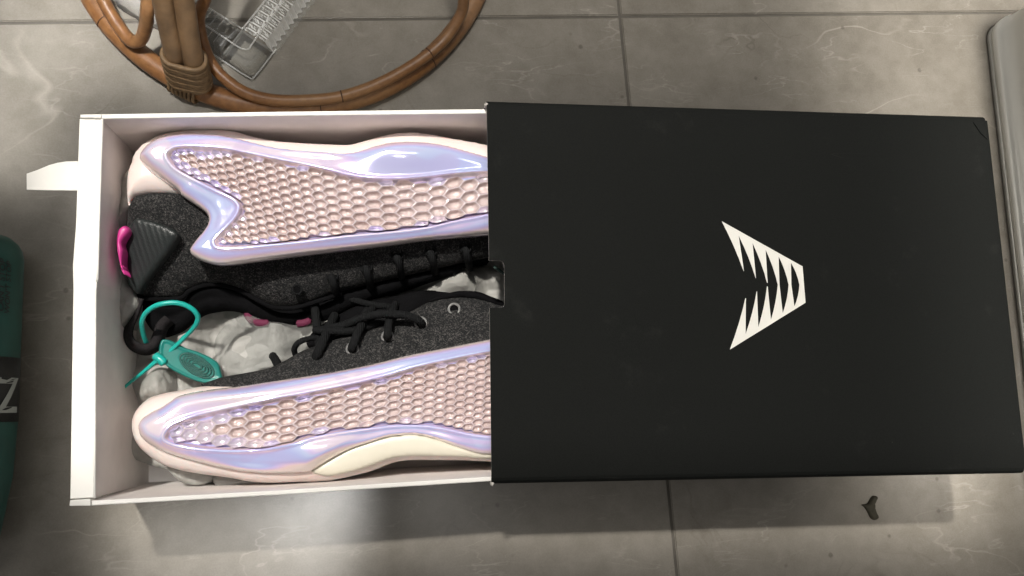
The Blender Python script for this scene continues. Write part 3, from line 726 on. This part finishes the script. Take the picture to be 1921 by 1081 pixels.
# tongue, eyelets, laces
oT = Outline([(575, 640), (600, 612), (640, 588), (690, 566), (740, 556), (790, 545), (840, 548), (870, 556), (850, 575), (800, 590), (760, 612), (700, 630), (640, 648), (590, 658)], .050, .002)
puff('tongue', oT, lambda xy, d: .050+.008*dome(d, .02), M['lining'], shoeB, skirt=.014, inset=.002)
oCL = Outline([(803, 566), (831, 553), (862, 546), (895, 547), (920, 556), (946, 567), (946, 576), (932, 579), (900, 566), (862, 560), (832, 563)], .064, .0016, 4)
puff('collar_lining', oCL, lambda xy, d: .064+.004*dome(d, .005), M['lining'], shoeB, skirt=.02)
def zkb(u, v):
    q = P(u, v, .074)[:2][None]; q = P(u, v, zKB(q, dist(q, oKB.xy))[0])[:2][None]
    return zKB(q, dist(q, oKB.xy))[0]
M['eyelet2'] = plain('grey_eyelet', (.20, .20, .195), .4, None, .1)
eyelet(shoeB, 852, 580, zkb(852, 580)+.0006, 13, 8.3, M['eyelet2'])
eyelet(shoeB, 789, 606, zkb(789, 606)+.0006, 13, 8.3, M['eyelet2'])
eyelet(shoeB, 727, 632, zkb(727, 632)+.0006, 13, 8.3, M['eyelet'])
eyelet(shoeB, 661, 655, zkb(661, 655)+.0006, 13, 8.3, M['eyelet'])
lace(shoeB, [(792, 608, .0745), (787, 602, .080), (762, 592, .082), (720, 589, .081), (680, 596, .078), (645, 610, .073), (612, 617, .069), (590, 622, .064)], .0026)
lace(shoeB, [(727, 634, .077), (727, 627, .083), (729, 607, .080), (734, 590, .070), (742, 570, .056)], .0026)
lace(shoeB, [(660, 656, .076), (662, 648, .083), (673, 620, .079), (684, 600, .070), (700, 578, .056)], .0028)
lace(shoeB, [(592, 673, .072), (595, 664, .080), (606, 640, .078), (616, 618, .070), (628, 592, .056)], .0030)
lace(shoeB, [(590, 619, .068), (620, 621, .073), (659, 621, .074), (690, 612, .070), (740, 598, .060)], .0025)
lace(shoeB, [(555, 668, .058), (552, 655, .063), (560, 643, .067), (574, 637, .068), (592, 634, .066), (608, 640, .062)], .0019)
lace(shoeB, [(512, 668, .056), (516, 674, .064), (522, 686, .0695), (527, 696, .065)], .0027)
lace(shoeB, [(588, 560, .052), (592, 590, .058), (596, 625, .064), (600, 650, .066)], .0028)
lace(shoeB, [(640, 556, .050), (690, 570, .056), (730, 576, .055), (757, 582, .050)], .0022)
lace(shoeB, [(620, 640, .062), (650, 628, .066), (672, 606, .064), (690, 580, .058)], .0024)

# ------------------------------------------------------------------ tissue paper and clear wrap in the tray
def crumple(xy, seed, n, amp):
    g = np.random.default_rng(seed); z = np.zeros(len(xy))
    for i in range(n):
        th = g.uniform(0, math.pi); lam = g.uniform(.006, .04); ph = g.uniform(0, 6.28)
        s = (xy[:, 0]*math.cos(th)+xy[:, 1]*math.sin(th)+.010*vnoise(xy, 30, seed+i))/lam+ph
        z += (np.abs(((s) % 2)-1)-.5)*lam*amp*sstep(.25, .8, vnoise(xy+.2, 24, seed+50+i))
    return z
oTi = Outline([(236, 322), (222, 345), (214, 390), (212, 450), (213, 560), (216, 640), (221, 740), (228, 830), (240, 858), (268, 870), (330, 888), (372, 912), (392, 905), (405, 910), (430, 914), (470, 900), (600, 850), (760, 760), (960, 700), (1060, 640), (1060, 420), (700, 420), (400, 380), (280, 330)], lambda u, v: .040, .0030)
def zTi(xy, d):
    c = np.array([P(380, 650, .04)[:2]]); 
    return np.clip(.030+.010*dome(d, .015)+crumple(xy, 4, 16, .38), .008, .047)
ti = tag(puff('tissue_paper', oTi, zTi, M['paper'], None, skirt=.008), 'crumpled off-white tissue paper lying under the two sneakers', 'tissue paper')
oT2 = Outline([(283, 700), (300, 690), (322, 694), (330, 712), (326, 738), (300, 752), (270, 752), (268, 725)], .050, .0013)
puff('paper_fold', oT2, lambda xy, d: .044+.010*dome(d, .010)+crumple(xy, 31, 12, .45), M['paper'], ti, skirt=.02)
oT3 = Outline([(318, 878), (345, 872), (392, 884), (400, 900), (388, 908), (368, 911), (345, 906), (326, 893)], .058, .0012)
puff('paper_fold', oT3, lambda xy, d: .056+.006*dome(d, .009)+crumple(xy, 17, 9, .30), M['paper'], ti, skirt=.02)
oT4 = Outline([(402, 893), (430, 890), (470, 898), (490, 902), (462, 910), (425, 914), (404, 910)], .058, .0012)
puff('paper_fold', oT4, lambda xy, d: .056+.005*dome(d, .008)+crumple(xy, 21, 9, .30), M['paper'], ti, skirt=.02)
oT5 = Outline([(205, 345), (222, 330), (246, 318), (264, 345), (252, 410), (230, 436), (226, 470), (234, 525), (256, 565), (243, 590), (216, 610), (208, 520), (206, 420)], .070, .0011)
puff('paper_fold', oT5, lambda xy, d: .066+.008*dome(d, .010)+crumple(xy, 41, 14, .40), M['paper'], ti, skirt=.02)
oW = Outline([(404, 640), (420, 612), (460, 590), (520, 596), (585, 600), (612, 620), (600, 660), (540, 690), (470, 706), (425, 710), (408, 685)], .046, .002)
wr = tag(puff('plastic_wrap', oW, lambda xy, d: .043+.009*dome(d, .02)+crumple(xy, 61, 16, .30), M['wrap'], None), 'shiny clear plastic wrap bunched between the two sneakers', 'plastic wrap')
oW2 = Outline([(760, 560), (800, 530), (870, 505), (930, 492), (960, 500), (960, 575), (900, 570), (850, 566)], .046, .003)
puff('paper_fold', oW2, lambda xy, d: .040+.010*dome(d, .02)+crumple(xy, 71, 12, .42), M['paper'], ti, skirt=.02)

# ------------------------------------------------------------------ teal security seal on the heel loop
seal = empty('security_seal', tuple(P(320, 660, .06)), 'teal plastic security seal looped through the black heel loop', 'security seal')
tube('seal_loop', [P(*q) for q in ((276, 646, .058), (270, 631, .066), (267, 617, .072), (266, 604, .077), (272, 589, .081), (286, 577, .084), (303, 570.5, .086), (326, 568, .086), (346, 572, .085), (363, 582, .083), (371, 594, .080), (369, 606, .077), (361, 618, .073), (346, 633, .069), (330, 649, .066), (314, 663, .064))],
     [.0015]*4+[.0016]*6+[.0014]*3, M['teal'], seal, seg=12, n=5)
oPl = Outline([(302, 640), (312, 637), (322, 640), (346, 652), (371, 660.5), (396, 672), (410, 684), (414, 699), (416, 710), (402, 716), (385, 719), (362, 713), (336, 701), (319, 691.5), (306, 680), (298, 664)], lambda u, v: .066-.004*(u-300)/100, .0008, 4)
oval = np.array([P(369+37*math.cos(t)*math.cos(.56)-17*math.sin(t)*math.sin(.56), 686+37*math.cos(t)*math.sin(.56)+17*math.sin(t)*math.cos(.56), .064)[:2] for t in np.linspace(0, 2*math.pi, 40, endpoint=False)])
def zPl(xy, d):
    s = sdist(xy, oval)
    return oPl.plane(xy)+.0012*dome(d, .0012)-.0007*sstep(.0012, .0022, d)-.0003*sstep(0, .0006, s)
M['teal_tag'] = plain('teal_tag', (.006, .165, .142), .32, (200, .1, .0004), .12)
pl_ = puff('seal_tag', oPl, zPl, M['teal_tag'], seal, skirt=.058)
M['teal_dark'] = plain('teal_emboss', (.014, .085, .072), .5, (900, .8, .0008), .35, vscale=900)
ov3 = [P(369+sc_*(37*math.cos(t)*math.cos(.56)-17*math.sin(t)*math.sin(.56)), 686+sc_*(37*math.cos(t)*math.sin(.56)+17*math.sin(t)*math.cos(.56)), .064) for sc_ in (.97,) for t in np.linspace(0, 2*math.pi, 40, endpoint=False)]
for sc_, nm in ((.95, .0007), (.78, .0007), (.62, .0007), (.45, .0007), (.26, .0007)):
    pts = []
    for t in np.linspace(0, 2*math.pi, 32, endpoint=False):
        q = P(369+sc_*(37*math.cos(t)*math.cos(.56)-17*math.sin(t)*math.sin(.56)), 686+sc_*(37*math.cos(t)*math.sin(.56)+17*math.sin(t)*math.cos(.56)), .0645)
        zz = zPl(q[None, :2], dist(q[None, :2], oPl.xy))[0]; pts.append(np.array([q[0], q[1], zz+.0001]))
    tube('embossed_ring', pts, nm, M['teal_dark'], pl_, seg=6, n=1, closed=True)
tube('seal_tail', [P(*q) for q in ((301, 674, .066), (293, 678, .066), (270, 697, .062), (246, 716, .057), (222, 737, .052))], [.0018, .0016, .0012, .0010, .0010], M['teal'], seal, seg=8)
tube('seal_head', [P(*q) for q in ((292, 668, .066), (300, 674, .067), (308, 681, .067))], .0028, M['teal'], seal, seg=10)
M['strap'] = plain('dark_green', (.006, .030, .024), .5)
tag(tube('strap_end', [P(*q) for q in ((927, 501, .058), (936, 507, .058), (950, 517, .058))], 0.0011, M['strap'], None), 'short dark green strap end lying inside the thumb notch', 'strap')

# ------------------------------------------------------------------ rattan chair foot
cpts = [P(*q, .009)[:2] for q in ((173, 0), (202, 43), (245, 86), (289, 118), (344, 154), (410, 188), (500, 196), (640, 189), (715, 171), (780, 132), (835, 80), (869, 35))]
A_ = np.c_[2*np.array(cpts), np.ones(len(cpts))]; b_ = (np.array(cpts)**2).sum(1)
s_ = np.linalg.lstsq(A_, b_, rcond=None)[0]; cc = s_[:2]; cr = math.sqrt(s_[2]+cc@cc)
print('ring', cc, cr)
chair = empty('rattan_chair', (cc[0], cc[1], 0), 'brown rattan chair foot with round hoop and lashed poles', 'chair')
tube('base_hoop', [(cc[0]+cr*math.cos(t), cc[1]+cr*math.sin(t), .0085) for t in np.linspace(0, 2*math.pi, 72, endpoint=False)], .0078, M['rattan'], chair, seg=14, n=2, closed=True)
tube('curved_brace', [P(*q) for q in ((425, -160, .115), (402, -50, .088), (384, 0, .066), (373, 33, .050), (377, 66, .038), (387, 98, .030), (402, 127, .025), (428, 153, .0225), (463, 175, .0215), (512, 187.5, .021), (572, 188.5, .021), (641, 181, .021), (715, 155, .0215), (787, 114, .023), (835, 73, .026), (864, 28, .035), (870, 0, .045), (874, -50, .065), (868, -140, .10))], .0042, M['rattan'], chair, seg=12)
tube('curved_brace', [P(*q) for q in ((150, -90, .04), (178, -32, .030), (203, 18, .026), (226, 54, .024), (243, 75, .024), (256, 79, .026), (267, 70, .032), (274, 46, .045), (276, 20, .058), (278, -10, .066), (275, -90, .09))], .0046, M['rattan'], chair, seg=12)
M['pole'] = plain('dusty_rattan', (.165, .098, .048), .55, (260, .35, .0008), .30, vscale=70)
tube('pole', [P(*q) for q in ((341, 158, .019), (336, 140, .030), (327, 100, .060), (316, 50, .080), (305, 0, .098), (290, -80, .122), (272, -200, .155), (262, -330, .185))], .0066, M['pole'], chair, seg=14)
tube('pole', [P(*q) for q in ((374, 164, .019), (370, 150, .027), (362, 110, .058), (353, 55, .080), (345, 0, .098), (332, -80, .122), (318, -200, .155), (308, -330, .185))], .0066, M['pole'], chair, seg=14)
M['node'] = plain('rattan_node', (.07, .030, .012), .6, (300, .5, .0006), .3)
def node(c_, n_, r_):
    n_ = n_/np.linalg.norm(n_); a_ = np.cross(n_, [0, 0, 1.]); a_ /= np.linalg.norm(a_); b_ = np.cross(n_, a_)
    tube('node_ring', [c_+r_*(a_*math.cos(t)+b_*math.sin(t)) for t in np.linspace(0, 2*math.pi, 16, endpoint=False)], .0005, M['node'], chair, seg=6, n=1, closed=True)
node(P(641, 181, .021), P(660, 176, .021)-P(620, 184, .021), .0041)
node(P(806, 99, .024), P(820, 87, .025)-P(790, 111, .023), .0041)
for u_, v_ in ((806, 113), (200, 40), (600, 193)):
    q = P(u_, v_, .0085); d_ = np.array([q[0]-cc[0], q[1]-cc[1], 0]); d_ /= np.linalg.norm(d_)
    node(np.array([cc[0], cc[1], .0085])+d_*cr, np.array([-d_[1], d_[0], 0]), .0077)
# lashing: strands round both poles, then strands down over the hoop
pa0, pa1 = P(340, 152, .020), P(327, 100, .060)
pb0, pb1 = P(374, 160, .020), P(362, 110, .058)
ax = (pa1-pa0)/np.linalg.norm(pa1-pa0)
for i in range(13):
    t = .10+i*.072
    a_, b2 = pa0+(pa1-pa0)*t, pb0+(pb1-pb0)*t
    u_ = (b2-a_); u_ -= ax*u_.dot(ax); L_ = np.linalg.norm(u_); u_ /= L_; w_ = np.cross(ax, u_)
    rr = .0079+.0003*math.sin(i*2.1)
    pts = []
    for th in np.linspace(-math.pi/2, math.pi/2, 9): pts.append(b2+rr*(u_*math.cos(th)+w_*math.sin(th)))
    for th in np.linspace(math.pi/2, 3*math.pi/2, 9): pts.append(a_+rr*(u_*math.cos(th)+w_*math.sin(th)))
    pts = [p+ax*(.0005*math.sin(k*.9+i*1.7)) for k, p in enumerate(pts)]
    tube('lashing_strand', pts, .00165, M['bind'], chair, seg=7, n=2, closed=True, flat=.8)
for i in range(7):
    s = i/6
    h0 = P(329+s*44, 166+s*20, .0)
    d_ = np.array([h0[0]-cc[0], h0[1]-cc[1], 0]); d_ /= np.linalg.norm(d_)
    cen = np.array([cc[0], cc[1], 0])+d_*cr+np.array([0, 0, .0085])
    pts = [cen+.0096*(d_*math.cos(th)+np.array([0, 0, 1])*math.sin(th)) for th in np.linspace(R(-75), R(150), 12)]
    tube('lashing_strand', pts, .0013, M['bind'], chair, seg=7, n=2)
tube('loose_strand', [P(*q) for q in ((322, 150, .016), (312, 142, .021), (308, 132, .022), (312, 128, .021))], .0007, M['bind'], chair, seg=6)

# ------------------------------------------------------------------ clear ribbed tray and clear bag on the floor by the chair foot
ct = empty('clear_tray', tuple(P(475, 150, 0)), 'clear ribbed plastic tray corner on the floor inside the rattan hoop', 'plastic tray')
c0 = P(474, 152, .002); ua = P(590, -5, .002)-P(515, 95, .002); ua /= np.linalg.norm(ua)
ub = P(395, 98, .002)-c0; ub -= ua*ua.dot(ub)*.6; ub /= np.linalg.norm(ub)
def arm(u1, u2, start, L, wid, name):
    """ribbed channel along u1, its width towards u2"""
    V, Fc = [], []; n = int(L/.0009)
    prof = [(-.004, .001), (0, .001), (.003, .016), (wid*.45, .017), (wid*.55, .013), (wid-.003, .012), (wid, .001)]
    for i in range(n):
        ph = .5+.5*math.sin(i*math.pi/3)
        for qi, (q, z) in enumerate(prof):
            off = .0022*(ph-.5)*(-1 if qi < 2 else (1 if qi > 4 else 0))
            V.append(start+u1*(i*L/n)+u2*(q+off)+np.array([0, 0, z*(.80+.20*ph)]))
    k = len(prof)
    for i in range(n-1):
        for j in range(k-1): Fc.append((i*k+j, i*k+j+1, (i+1)*k+j+1, (i+1)*k+j))
    return mesh_obj(name, V, Fc, M['clear'], ct, smooth=False)
arm(ua, ub, c0+ua*.026+ub*.002, .085, .024, 'ribbed_wall')
arm(ub, ua, c0+ub*.026+ua*.002, .050, .024, 'ribbed_wall')
def slab(name, pts, z0, z1, ins):
    cen = np.mean(pts, 0); n = len(pts); V = []
    for s, z in ((1, z0), (1-ins, z1*.85), (1-ins*1.8, z1), (.45, z1*.92)):
        for p in pts:
            q = cen+(p-cen)*s; V.append(np.array([q[0], q[1], z]))
    Fc = [tuple(3*n+i for i in range(n))]
    for r_ in range(3):
        for i in range(n):
            j = (i+1) % n; Fc.append((r_*n+i, r_*n+j, (r_+1)*n+j, (r_+1)*n+i))
    return mesh_obj(name, V, Fc, M['clear'], ct, smooth=False)
slab('corner_pocket', [c0+ua*.003, c0+ua*.027, c0+ua*.027+ub*.027, c0+ub*.027, c0+ub*.003], .001, .016, .14)
zu = np.array([0, 0, 1.0])
for pth in ([c0+ub*.075+zu*.001, c0+ub*.03+zu*.001, c0+ub*.004+zu*.002, c0+ua*.004+zu*.002, c0+ua*.03+zu*.001],
            [c0+ub*.074+ua*.024+zu*.012, c0+ub*.03+ua*.025+zu*.013, c0+ub*.025+ua*.026+zu*.013, c0+ua*.032+ub*.024+zu*.013, c0+ua*.11+ub*.023+zu*.012],
            [c0+ub*.07+ua*.011+zu*.0175, c0+ub*.028+ua*.011+zu*.017, c0+ub*.012+ua*.013+zu*.016, c0+ua*.028+ub*.011+zu*.017, c0+ua*.11+ub*.011+zu*.0175]):
    tube('rim_bead', pth, .0005, M['bead'], ct, seg=6, n=3)
oB = Outline([(215, -40), (214, 2), (236, 20), (268, 38), (296, 52), (322, 68), (318, 40), (320, 0), (318, -50)], .006, .003, 3)
tag(puff('plastic_bag', oB, lambda xy, d: .004+.008*dome(d, .012)+np.abs(crumple(xy, 91, 9, .35)), M['filmbag'], None, skirt=.001), 'crumpled clear plastic bag on the tiles behind rattan poles', 'plastic bag')

# ------------------------------------------------------------------ teal bottle lying at the edge of the picture
bx0, bx1 = P(38.5, 468, .034), P(17, 1000, .034)
ax = bx1-bx0; ax[2] = 0; axl = np.linalg.norm(ax); ax /= axl
sd_ = np.array([ax[1], -ax[0], 0]); sd_ = sd_ if sd_[0] < 0 else -sd_      # towards the bottle's middle
RB = .034
bc = bx0+sd_*RB*.985; bc[2] = RB
bottle = empty('drink_bottle', (bc[0], bc[1], 0), 'teal bottle with black band and slogan lying beside the white tray', 'bottle')
def lathe(name, prof, m, seg=40):
    V, Fc = [], []
    for t, r_ in prof:
        for k in range(seg):
            th = 2*math.pi*k/seg; V.append(bc+ax*t+r_*(-sd_*math.cos(th)+np.array([0, 0, 1])*math.sin(th)))
    n = len(prof)
    for i in range(n-1):
        for k in range(seg):
            l = (k+1) % seg; Fc.append((i*seg+k, i*seg+l, (i+1)*seg+l, (i+1)*seg+k))
    Fc.append(tuple(range(seg))); Fc.append(tuple(reversed(range((n-1)*seg, n*seg))))
    return mesh_obj(name, V, Fc, m, bottle)
t_of = lambda v: float(np.dot(P(30, v, .05)-bx0, ax))
tb0, tb1 = t_of(668), t_of(791)
lathe('body', [(-.010, .020), (-.008, .026), (-.004, .0305), (.0, .0328), (.006, .034), (tb0, .034), (tb1, .034), (axl*.80, .0325), (axl*.93, .029), (axl+.005, .026), (axl+.009, .020)], M['teal_can'])
lathe('label_band', [(tb0, .0335), (tb0, .0343), (tb1, .0343), (tb1, .0335)], M['black'])
def lettering(txt, t0, th0, size, m, along, sxf=1.0, shear=0.0):
    cu = bpy.data.curves.new('lettering', 'FONT'); cu.body = txt; cu.size = size; cu.shear = shear; cu.offset = size*.018
    to = bpy.data.objects.new('lettering', cu); col.objects.link(to)
    dg = bpy.context.evaluated_depsgraph_get(); me = bpy.data.meshes.new_from_object(to.evaluated_get(dg))
    bpy.data.objects.remove(to)
    bm = bmesh.new(); bm.from_mesh(me); bmesh.ops.triangulate(bm, faces=bm.faces)
    bmesh.ops.subdivide_edges(bm, edges=[e for e in bm.edges if e.calc_length() > .002], cuts=2)
    r_ = .0346
    if along:
        xs = [v.co.x for v in bm.verts]; sxf = along/(max(xs)-min(xs))
    for v in bm.verts:
        x, y = v.co.x*sxf, v.co.y
        t, s = (t0-x, -y) if along else (t0-y, x)     # along the bottle, or round it
        th = th0-s/r_
        p = bc+ax*t+r_*(-sd_*math.cos(th)+np.array([0, 0, 1])*math.sin(th)); v.co = Vector(p)
    for f in bm.faces:
        f.normal_update(); c_ = f.calc_center_median()
    bmesh.ops.translate(bm, verts=bm.verts, vec=-wloc(bottle))
    me2 = bpy.data.meshes.new('lettering'); bm.to_mesh(me2); bm.free(); me2.materials.append(m)
    o = bpy.data.objects.new('lettering', me2); col.objects.link(o); o.parent = bottle; return o
th_of = lambda px: math.acos(max(-1, min(1, 1-(38-px)/3000*1.0/RB)))
def th_px(px, v):
    best = min(np.linspace(0, 1.6, 400), key=lambda th: abs(proj(bc+ax*t_of(v)+.0346*(-sd_*math.cos(th)+np.array([0, 0, 1])*math.sin(th)))[0]-px))
    return float(best)
def proj(p):
    d = ROT.T @ (p-CAMP); return CX+F*d[0]/d[2], CY+F*d[1]/d[2]
ta, tb, tc = th_px(19.5, 540), th_px(10, 540), th_px(8, 540)
sz = (tb-ta)*.0346/.70
lettering("WON'T STOP", t_of(588), ta, sz, M['black'], .034, 1, .15)
lettering("CAN'T STOP", t_of(585), tc, sz, M['black'], .034, 1, .15)
lettering("OZ", t_of(772), 1.27, .031, M['grey_ink'], False, 1.0)

# ------------------------------------------------------------------ cloudy plastic bin at the right edge
p0, p1 = P(1847, 52, 0), P(1914, 650, 0)
ub_ = (p1-p0)/np.linalg.norm(p1-p0); vb_ = np.array([-ub_[1], ub_[0], 0]); vb_ = vb_ if vb_[0] > 0 else -vb_
bc0 = p0+ub_*.0
binr = empty('storage_bin', tuple(p0+ub_*.25+vb_*.15), 'cloudy grey plastic bin with rounded corner beside the sleeve end', 'bin')
def rrect(L, W, r_, inset):
    pts = []
    for (cx_, cy_, a0) in ((r_, r_, 180), (L-r_, r_, 270), (L-r_, W-r_, 0), (r_, W-r_, 90)):
        for k in range(7):
            th = R(a0+k*15); pts.append((cx_+(r_-inset)*math.cos(th), cy_+(r_-inset)*math.sin(th)))
    return pts
def binshell(name, lv, m, L=.62, W=.34, r_=.016):
    V, Fc = [], []
    for z, ins in lv:
        for (x, y) in rrect(L, W, r_, ins):
            V.append(p0+ub_*(x-.004)+vb_*y+np.array([0, 0, z]))
    n = 28
    for i in range(len(lv)-1):
        for k in range(n):
            l = (k+1) % n; Fc.append((i*n+k, i*n+l, (i+1)*n+l, (i+1)*n+k))
    Fc.append(tuple(reversed(range(n)))); Fc.append(tuple(range((len(lv)-1)*n, len(lv)*n)))
    return mesh_obj(name, V, Fc, m, binr)
binshell('foot', [(.0005, .0006), (.006, .0006)], M['bin'])
binshell('body', [(.006, .0), (.010, -.001), (.016, -.001), (.018, .0008), (.045, .0006), (.047, -.0006), (.051, -.0006), (.053, .0008), (.20, -.003)], M['bin'])
binshell('rim', [(.20, -.006), (.203, -.007), (.208, -.006)], M['bin'])

# ------------------------------------------------------------------ scrap on the tile in front of the sleeve
o = Outline([(1633, 935), (1639, 930), (1646, 934), (1641, 945), (1643, 960), (1648, 971), (1641, 976), (1633, 972), (1627, 960), (1621, 951), (1616, 947), (1627, 945)], .0008, .0008, 3)
tag(puff('dry_scrap', o, lambda xy, d: .0008+.0022*dome(d, .003)+.001*vnoise(xy, 600, 2), M['dirt'], None, skirt=.0002), 'small dark dry scrap on the tile in front of the sleeve', 'scrap')
